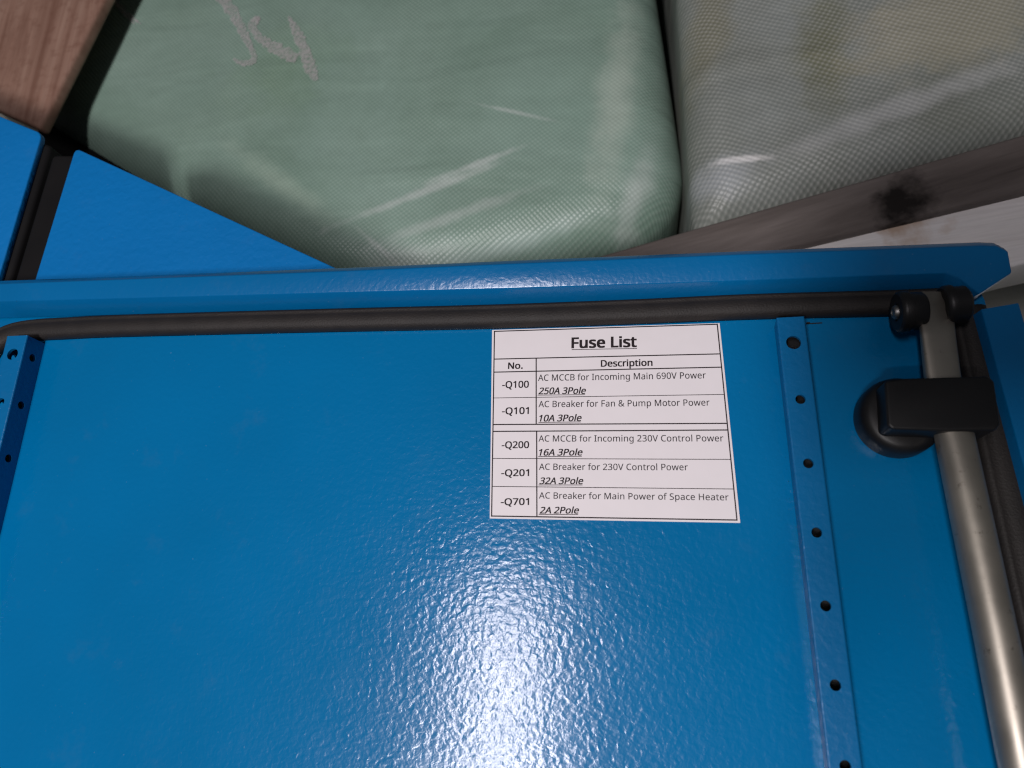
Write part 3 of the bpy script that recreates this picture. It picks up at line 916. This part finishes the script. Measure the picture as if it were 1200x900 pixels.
    r'''8,154,316,146,289,140,258,139,223,139,0,68,0,68,430,125,430,136,371,140,371,147,382,156,392,165,401,175,409,186,416,198,422,210,427,222,431,235,434,24'''
    r'''8,436,262,437]]],"o":[485,[[442,216,441,190,438,165,434,142,428,121,420,101,411,82,400,66,388,51,374,37,359,25,342,15,324,7,305,0,285,-4,264,-7,241,-8'''
    r''',221,-7,200,-4,181,0,163,7,145,15,129,25,114,37,100,51,88,66,77,82,67,101,59,121,52,142,48,165,45,190,44,216,46,250,50,282,58,310,68,336,81,360,97,380'''
    r''',116,397,137,412,161,423,186,431,214,436,244,438,272,436,299,431,324,423,347,412,368,397,387,380,403,360,417,336,428,310,436,282,440,250],[117,216,118'''
    r''',191,120,169,125,147,130,128,138,110,147,95,159,82,172,71,187,62,203,56,222,52,243,51,264,52,282,56,299,62,314,71,327,82,339,95,348,110,356,128,361,14'''
    r'''7,366,169,368,191,369,216,368,240,365,263,361,284,355,303,348,320,338,335,327,348,314,359,299,367,282,374,263,377,242,379,212,376,185,368,164,354,147,'''
    r'''335,134,311,124,284,119,252]]],"p":[493,[[273,438,310,434,344,424,374,407,401,383,422,351,437,313,446,268,449,216,448,181,444,148,437,119,427,93,415,6'''
    r'''9,401,49,384,31,365,17,345,6,322,-2,298,-6,272,-8,256,-7,241,-6,227,-3,213,1,201,6,190,11,179,17,170,24,139,55,134,55,137,20,139,-16,139,-192,68,-192,'''
    r'''68,430,126,430,136,371,139,371,170,405,179,412,189,419,201,424,213,429,226,433,240,436,256,437],[260,379,239,377,221,374,204,369,190,362,178,353,167,3'''
    r'''42,158,328,152,313,146,295,142,275,140,254,139,229,139,216,139,190,142,167,145,145,150,126,157,109,165,93,176,80,188,70,203,61,220,55,239,52,261,51,28'''
    r'''0,52,297,56,312,63,326,72,338,84,348,98,357,113,364,131,369,150,373,171,375,193,376,217,374,252,369,283,360,310,348,334,331,354,311,367,288,376]]],"r"'''
    r''':[331,[[269,438,295,437,319,433,310,368,287,372,264,374,252,373,240,371,228,368,217,363,206,358,195,351,186,343,176,334,168,324,161,313,154,301,149,28'''
    r'''9,144,275,141,261,139,245,139,229,139,0,68,0,68,430,126,430,134,351,137,351,144,363,152,374,161,385,170,395,180,404,191,413,202,420,214,426,227,431,24'''
    r'''0,435,254,437]]],"s":[384,[[348,119,347,99,343,80,336,64,327,49,316,36,302,24,286,14,268,6,248,0,226,-4,202,-7,176,-8,155,-8,135,-6,116,-4,99,-1,83,3,'''
    r'''68,8,55,13,42,19,42,83,55,77,70,71,86,65,104,60,122,55,141,52,159,50,178,49,203,50,224,53,242,59,256,66,266,76,274,86,278,99,280,112,271,141,266,148,2'''
    r'''59,154,250,160,239,167,227,173,212,180,194,188,174,196,154,204,135,212,118,220,103,228,89,236,76,245,66,255,57,266,50,278,45,292,42,307,41,324,44,350,'''
    r'''52,372,66,392,85,408,109,421,137,430,168,436,202,438,221,437,240,436,258,434,275,430,292,426,308,421,324,415,339,409,315,353,258,372,243,376,228,378,2'''
    r'''13,380,197,380,177,379,159,377,144,372,131,366,121,358,114,350,110,339,108,328,109,319,111,312,114,304,119,298,125,292,133,286,142,280,154,274,219,246'''
    r''',239,239,257,231,274,223,289,215,302,206,314,197,324,187,333,176,339,164,344,150,347,135]]],"t":[289,[[212,50,245,53,272,59,272,5,240,-4,200,-8,183,-7'''
    r''',167,-5,152,-1,138,4,124,11,112,20,101,31,91,44,84,60,78,79,75,100,74,125,74,375,13,375,13,409,75,437,103,528,144,528,144,430,269,430,269,375,144,375,'''
    r'''144,127,146,108,149,93,155,79,163,69,173,60,185,54,198,51]]],"u":[496,[[427,430,427,0,370,0,359,57,356,57,349,46,340,36,331,28,321,20,310,13,298,8,286'''
    r''',3,273,-1,260,-4,247,-6,234,-8,220,-8,195,-7,173,-4,152,1,134,8,117,18,103,29,91,43,81,59,73,78,68,99,64,122,63,148,63,430,135,430,135,153,136,129,141'''
    r''',108,148,91,158,76,171,65,188,57,207,52,230,51,253,52,273,55,291,61,306,69,319,79,330,91,338,105,345,121,350,140,354,160,356,182,357,206,357,430]]],"w'''
    r'''":[630,[[346,243,336,276,328,308,321,335,316,357,313,357,308,335,302,307,294,275,284,242,207,1,127,1,9,431,82,431,141,201,153,154,163,109,169,73,172,7'''
    r'''3,178,97,185,128,193,160,201,188,277,431,354,431,428,188,440,149,451,109,457,74,460,74,466,108,477,153,489,201,549,431,621,431,502,1,419,1]]]}'''
)                                            # letter outlines: advance width and contours, in 1/1000


def text(s, x0, y0, x1, y1, cap, mat, bold=0.0, shear=0.0, name="printed_text", track=0.0):
    cu = bpy.data.curves.new("t", 'CURVE')
    cu.dimensions = '2D'
    cu.fill_mode = 'BOTH'
    x = 0.0
    for ch in s:
        adv, conts = GLYPHS[ch]
        for c in conts:
            n = len(c) // 2
            sp = cu.splines.new('POLY')
            sp.points.add(n - 1)
            for k in range(n):
                sp.points[k].co = (x + c[2 * k] / 1000 + shear * c[2 * k + 1] / 1000, c[2 * k + 1] / 1000, 0, 1)
            sp.use_cyclic_u = True
        x += adv / 1000 + track
    tmp = bpy.data.objects.new("t", cu)
    COL.objects.link(tmp)
    dg = bpy.context.evaluated_depsgraph_get()
    me = bpy.data.meshes.new_from_object(tmp.evaluated_get(dg))
    bpy.data.objects.remove(tmp)
    xs_ = [v.co.x for v in me.vertices]
    mn, mx = min(xs_), max(xs_)
    a, b = P(*Z(x0, y0), ZI), P(*Z(x1, y1), ZI)
    d = b - a
    h = (P(*Z(x0, y0 - cap), ZI) - a).length
    up = Vector((-d.y, d.x, 0)).normalized() * h
    # stroke weight: the same outline printed again a hair beside itself
    shifts = [(-bold, -bold * 0.6), (bold, -bold * 0.6), (-bold, bold * 0.6), (bold, bold * 0.6)] if bold else [(0, 0)]
    if bold > 0.02:
        shifts.append((0, 0))
    vs, fs = [], []
    for k, (dx, dy) in enumerate(shifts):
        o_ = len(vs)
        for v in me.vertices:
            vs.append(a + d * ((v.co.x + dx - mn) / (mx - mn)) + up * ((v.co.y + dy) / 0.573) + Vector((0, 0, k * 0.000004)))
        fs += [[i + o_ for i in p.vertices] for p in me.polygons]
    m2 = bpy.data.meshes.new(name)
    m2.from_pydata(vs, [], fs)
    return link(name, m2, mat, lab)


text("Fuse List", 397, 136, 668, 131, 43, M_INK, 0.032, 0, "heading_text", 0.01)
rule(397, 143, 670, 138, T_)
text("No.", 128, 224, 188, 223, 26, M_INK, 0.024, 0, "heading_text")
text("Description", 520, 215, 736, 211, 27, M_INK, 0.024, 0, "heading_text")
for s, x0, y0, x1, y1 in (("-Q100", 103, 305, 214, 303), ("-Q101", 102, 416, 214, 414), ("-Q200", 101, 559, 215, 558), ("-Q201", 99, 677, 215, 676), ("-Q701", 97, 799, 215, 798)):
    text(s, x0, y0, x1, y1, 28, M_INK, 0.019)
for s, x0, y0, x1, y1 in (("AC MCCB for Incoming Main 690V Power", 254, 275, 962, 264), ("AC Breaker for Fan & Pump Motor Power", 256, 386, 978, 379),
                          ("AC MCCB for Incoming 230V Control Power", 256, 531, 1036, 530), ("AC Breaker for 230V Control Power", 258, 650, 886, 652),
                          ("AC Breaker for Main Power of Space Heater", 258, 771, 1058, 779)):
    text(s, x0, y0, x1, y1, 26, M_INK2, 0.006, 0, "printed_text", 0.012)
for s, x0, y0, x1, y1 in (("250A 3Pole", 256, 331, 455, 329), ("10A 3Pole", 260, 446, 437, 444), ("16A 3Pole", 259, 590, 441, 589), ("32A 3Pole", 260, 710, 444, 710), ("2A 2Pole", 261, 834, 426, 834)):
    text(s, x0, y0, x1, y1, 27, M_INK, 0.020, 0.22)
    rule(x0 - 3, y0 + 4, x1 - 4, y1 + 4, T_)


# ---------------------------------------------------------------- things behind the door
def resample(pts, n):
    L = [0.0]
    m = len(pts)
    for i in range(m):
        L.append(L[-1] + (pts[(i + 1) % m] - pts[i]).length)
    out, i = [], 0
    for q in range(n):
        d = L[-1] * q / n
        while L[i + 1] < d:
            i += 1
        u = (d - L[i]) / max(1e-9, L[i + 1] - L[i])
        out.append(pts[i % m].lerp(pts[(i + 1) % m], u))
    return out


def sack(name, corners, radii, z_top, R, mat, bottom, seed, bulge=0.008, wr=0.003):
    out = resample(rounded(corners, radii, 14), 220)
    n = len(out)
    ctr = sum(out, Vector((0, 0, 0))) / n
    seg = [(out[i].x, out[i].y, out[(i + 1) % n].x - out[i].x, out[(i + 1) % n].y - out[i].y) for i in range(n)]

    def dist(x, y, i):
        best = 9
        for k in range(n):
            ax, ay, dx, dy = seg[k % n]
            u = max(0, min(1, ((x - ax) * dx + (y - ay) * dy) / (dx * dx + dy * dy)))
            e = (ax + dx * u - x) ** 2 + (ay + dy * u - y) ** 2
            best = min(best, e)
        return math.sqrt(best)

    rows = [[Vector((p.x, p.y, bottom)) for p in out]]
    for k in range(6):
        rows.append([Vector((p.x, p.y, bottom + (z_top - R - bottom) * (k + 1) / 6)) for p in out])
    KK = 44
    for k in range(1, KK):
        u = (k / KK) ** 1.9
        r = []
        for i, p in enumerate(out):
            x, y = p.x + (ctr.x - p.x) * u, p.y + (ctr.y - p.y) * u
            d = dist(x, y, i)
            e = 1 - min(1, d / R)
            z = z_top - R + R * math.sqrt(max(0, 1 - e * e)) + bulge * (1 - math.exp(-d / (R * 2.0)))
            r.append(Vector((x, y, z)))
        rows.append(r)
    bm = bmesh.new()
    VV = []
    for ri, r in enumerate(rows):
        vr = []
        for p in r:
            q = Vector((p.x * 9 + seed, p.y * 9, p.z * 9))
            w = noise.noise(q) * wr + noise.noise(q * 3.1) * wr * 0.3
            vr.append(bm.verts.new((p.x, p.y, p.z + w)))
        VV.append(vr)
    for i in range(len(VV) - 1):
        for j in range(n):
            bm.faces.new((VV[i][j], VV[i][(j + 1) % n], VV[i + 1][(j + 1) % n], VV[i + 1][j]))
    cz = sum(v.co.z for v in VV[-1]) / n
    cv = bm.verts.new((ctr.x, ctr.y, cz))
    for j in range(n):
        bm.faces.new((VV[-1][j], VV[-1][(j + 1) % n], cv))
    bmesh.ops.recalc_face_normals(bm, faces=bm.faces)
    tree = BVHTree.FromBMesh(bm)
    me = bpy.data.meshes.new(name)
    bm.to_mesh(me)
    bm.free()
    return me, tree


def sack_outline(pix, z):
    return [P(x, y, z) for x, y in pix]


# green sack
ZS = -0.118
s1 = empty("wrapped_bale", P(450, 150, ZS), "large pale green bale in dotted woven sheeting with white chalk scribbles on it", "bale", "bales in woven sheeting")
cs = sack_outline([(-300, -330), (722, -330), (812, 262), (500, 352), (400, 350), (170, 232), (-60, 90)], ZS - 0.02)
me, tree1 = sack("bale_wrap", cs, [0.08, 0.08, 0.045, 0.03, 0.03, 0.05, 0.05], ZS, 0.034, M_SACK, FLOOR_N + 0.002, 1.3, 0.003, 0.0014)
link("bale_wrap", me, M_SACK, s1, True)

# grey-green sack
ZS2 = -0.095
s2 = empty("wrapped_bale", P(1000, 80, ZS2), "grey-olive bale in coarse dotted woven sheeting resting against the dark wooden beam", "bale", "bales in woven sheeting")
cs = sack_outline([(768, -330), (1700, -330), (1700, 20), (812, 284)], ZS2 - 0.02)
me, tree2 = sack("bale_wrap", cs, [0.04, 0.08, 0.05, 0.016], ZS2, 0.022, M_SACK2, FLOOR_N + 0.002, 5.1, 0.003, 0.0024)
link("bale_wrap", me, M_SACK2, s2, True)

# chalk marks on the green bale
t = NT("white_chalk")
v = t.coord()
cn = t.noise(v, 520, 4, 0.65)
M_CHALK = t.set((0.55, 0.52, 0.52), 0.9, spec=0.1)
al = t.ramp(cn, [(0.38, (0.15,) * 3), (0.60, (0.60,) * 3)])
t.l(al, t.p.inputs['Alpha'])


def chalk(pts, widths, seed):
    rnd = random.Random(seed)
    pp = [Vector((x, y, 0)) for x, y in pts]
    sp = smooth_path(pp, 8)
    bm = bmesh.new()
    L, R_ = [], []
    m_ = len(sp)
    for i, p in enumerate(sp):
        t_ = (sp[min(i + 1, m_ - 1)] - sp[max(0, i - 1)]).normalized()
        s = Vector((-t_.y, t_.x, 0))
        u = i / (m_ - 1) * (len(widths) - 1)
        k = min(int(u), len(widths) - 2)
        w = 1.25 * (widths[k] + (widths[k + 1] - widths[k]) * (u - k))
        row = []
        for sg in (1, 0, -1):
            q = p + s * w / 2 * sg * (1 + rnd.uniform(-0.3, 0.3))
            far = P(q.x, q.y, -0.3)
            h, nn, _, _ = tree1.ray_cast(CAM, (far - CAM).normalized())
            if h is None:
                h, nn = P(q.x, q.y, ZS), Vector((0, 0, 1))
            row.append(bm.verts.new(h + (CAM - h).normalized() * 0.0012))
        L.append(row)
    for i in range(m_ - 1):
        for j in range(2):
            bm.faces.new((L[i][j], L[i][j + 1], L[i + 1][j + 1], L[i + 1][j]))
    o = from_bm("chalk_mark", bm, M_CHALK, s1)
    o['label'] = 'rough white chalk stroke on the green woven wrap'


chalk([(254, -14), (263, 0), (277, 22), (286, 40), (294, 56)], [9, 13, 9, 9, 4], 1)
chalk([(293, 54), (298, 66), (295, 72), (284, 74), (273, 69)], [4, 6, 5, 5, 2], 2)
chalk([(304, 20), (296, 27), (299, 38), (308, 47), (320, 55), (334, 62), (347, 70)], [3, 9, 6, 8, 10, 12, 9], 3)
chalk([(338, 19), (347, 36), (356, 56), (363, 78), (371, 94)], [2, 8, 11, 13, 4], 4)
chalk([(300, 23), (305, 21)], [9, 3], 8)
chalk([(128, -6), (140, 6), (152, 18), (165, 28)], [5, 5, 4, 1], 5)
chalk([(134, 2), (146, 16), (158, 28)], [3, 4, 1], 6)

# blue steel boxes at the left: bright cover plates over added black bodies standing for gap shade
NB_ = -0.016


def box_thing(pix, inner, n, label):
    root = empty("steel_box", P(pix[0][0], pix[0][1], FLOOR_N + 0.002), label, "steel box", "blue steel boxes behind the door")
    prism("cover_plate", rounded([P(x, y, n) for x, y in pix], 0.004, 6), 0.0035, M_BOX, root, 0.0015, 4)
    lo = n - 0.0035
    prism("gap_shade_body", [P(x, y, lo) for x, y in inner], lo - FLOOR_N - 0.002, M_GAP_SHADE, root, 0.002, 2)
    return root


t = NT("gap_shade_black")
v = t.coord()
M_GAP_SHADE = t.set(t.mix(t.noise(v, 60, 3), (0.006, 0.006, 0.007), (0.012, 0.011, 0.011)), 0.7, spec=0.15)  # near black: the shade of the gaps put into the colour
bx1 = box_thing([(88, 173), (470, 349), (420, 560), (-60, 600), (-30, 560)], [(61, 181), (84, 181), (452, 362), (420, 560), (-60, 600), (-62, 588)], NB_,
          "bright blue steel box whose corner points up beside the green bale")
nK = -0.130
prism("gap_shade_block", [P(x, y, nK) for x, y in [(30, 190), (58, 110), (118, 44), (250, 190), (440, 322), (560, 420), (60, 420)]], nK - FLOOR_N - 0.002, M_GAP_SHADE, bx1, 0.002, 2)  # added black block standing for deep shade between box and bale
box_thing([(49, 156), (-40, 452), (-420, 330), (-300, 14)], [(59, 170), (-35, 480), (-420, 350), (-300, 30)], NB_ - 0.003,
          "bright blue steel box at the far left with its corner touching the brown board")

# brown board lying beyond the left box
nW = -0.085
ang = math.pi / 2
M_BOARD = wood("brown_board_wood", (0.17, 0.080, 0.055), (0.30, 0.175, 0.130), (0.40, 0.26, 0.20), ang, 30, speck=0.5)
bd = prism("wooden_board", [P(46, 150, nW), P(120, 2, nW), P(282, -310, nW), P(-180, -390, nW), P(-260, 12, nW)], 0.009, M_BOARD, None, 0.0025, 4)
bd['label'] = "reddish brown rough board in the top left corner above the blue box"
bd['category'] = "board"

# dark beam and pale plank in front of the bales, upper right
nB2 = -0.100
bmL, bmR = P(560, 330, nB2), P(1500, 50, nB2)
ang = math.atan2((bmR - bmL).y, (bmR - bmL).x)
kn = P(1062, 240, nB2)
M_BEAM = wood("dark_beam_wood", (0.050, 0.040, 0.036), (0.115, 0.096, 0.088), (0.17, 0.145, 0.135), ang, 20, knot=kn, knot_col=(0.010, 0.007, 0.006))
be = prism("wooden_beam", [P(540, 341, nB2), P(680, 306, nB2), P(812, 268, nB2), P(1200, 157, nB2), P(1560, 55, nB2), P(1560, 125, nB2), P(1200, 224, nB2), P(884, 300, nB2), P(560, 375, nB2)], 0.10, M_BEAM, None, 0.0018, 3)
be['label'] = "dark weathered wooden beam with a black knot along the foot of the bales"
be['category'] = "beam"
nP = -0.106
k2 = P(1060, 262, nP)
M_PLANK = wood("pale_plank_wood", (0.72, 0.66, 0.63), (0.84, 0.80, 0.78), (0.88, 0.85, 0.84), ang - 0.12, 26, 0.55, 0.0004, knot=k2, knot_col=(0.55, 0.42, 0.33))
pl = prism("wooden_plank", [P(560, 376, nP), P(884, 299.5, nP), P(1200, 223.5, nP), P(1560, 136, nP), P(1560, 230, nP), P(1200, 309, nP), P(1100, 336, nP), P(860, 396, nP), P(600, 450, nP)], 0.03, M_PLANK, None, 0.001, 2)
pl['label'] = "pale pinkish planed plank lying against the dark beam above the door's right corner"
pl['category'] = "plank"

# ---------------------------------------------------------------- the phone taking the picture (its shade falls on the door)
ph = empty("phone", CAM, "dark smartphone held over the door", "phone")
cx, cy, cz = vR, vU, vN
bm = bmesh.new()
ax_x = Vector((rot[0][0], rot[1][0], rot[2][0]))
ax_y = Vector((rot[0][1], rot[1][1], rot[2][1]))
ax_z = Vector((rot[0][2], rot[1][2], rot[2][2]))
cn_ = [(-0.012, -0.048), (0.165, -0.048), (0.165, 0.038), (-0.012, 0.038)]
out = rounded([CAM + ax_x * a + ax_y * b + ax_z * 0.010 for a, b in cn_], 0.009, 6)
prism("phone_body", out, 0.008, M_PLASTIC, ph, 0.0015, 3, -ax_z)
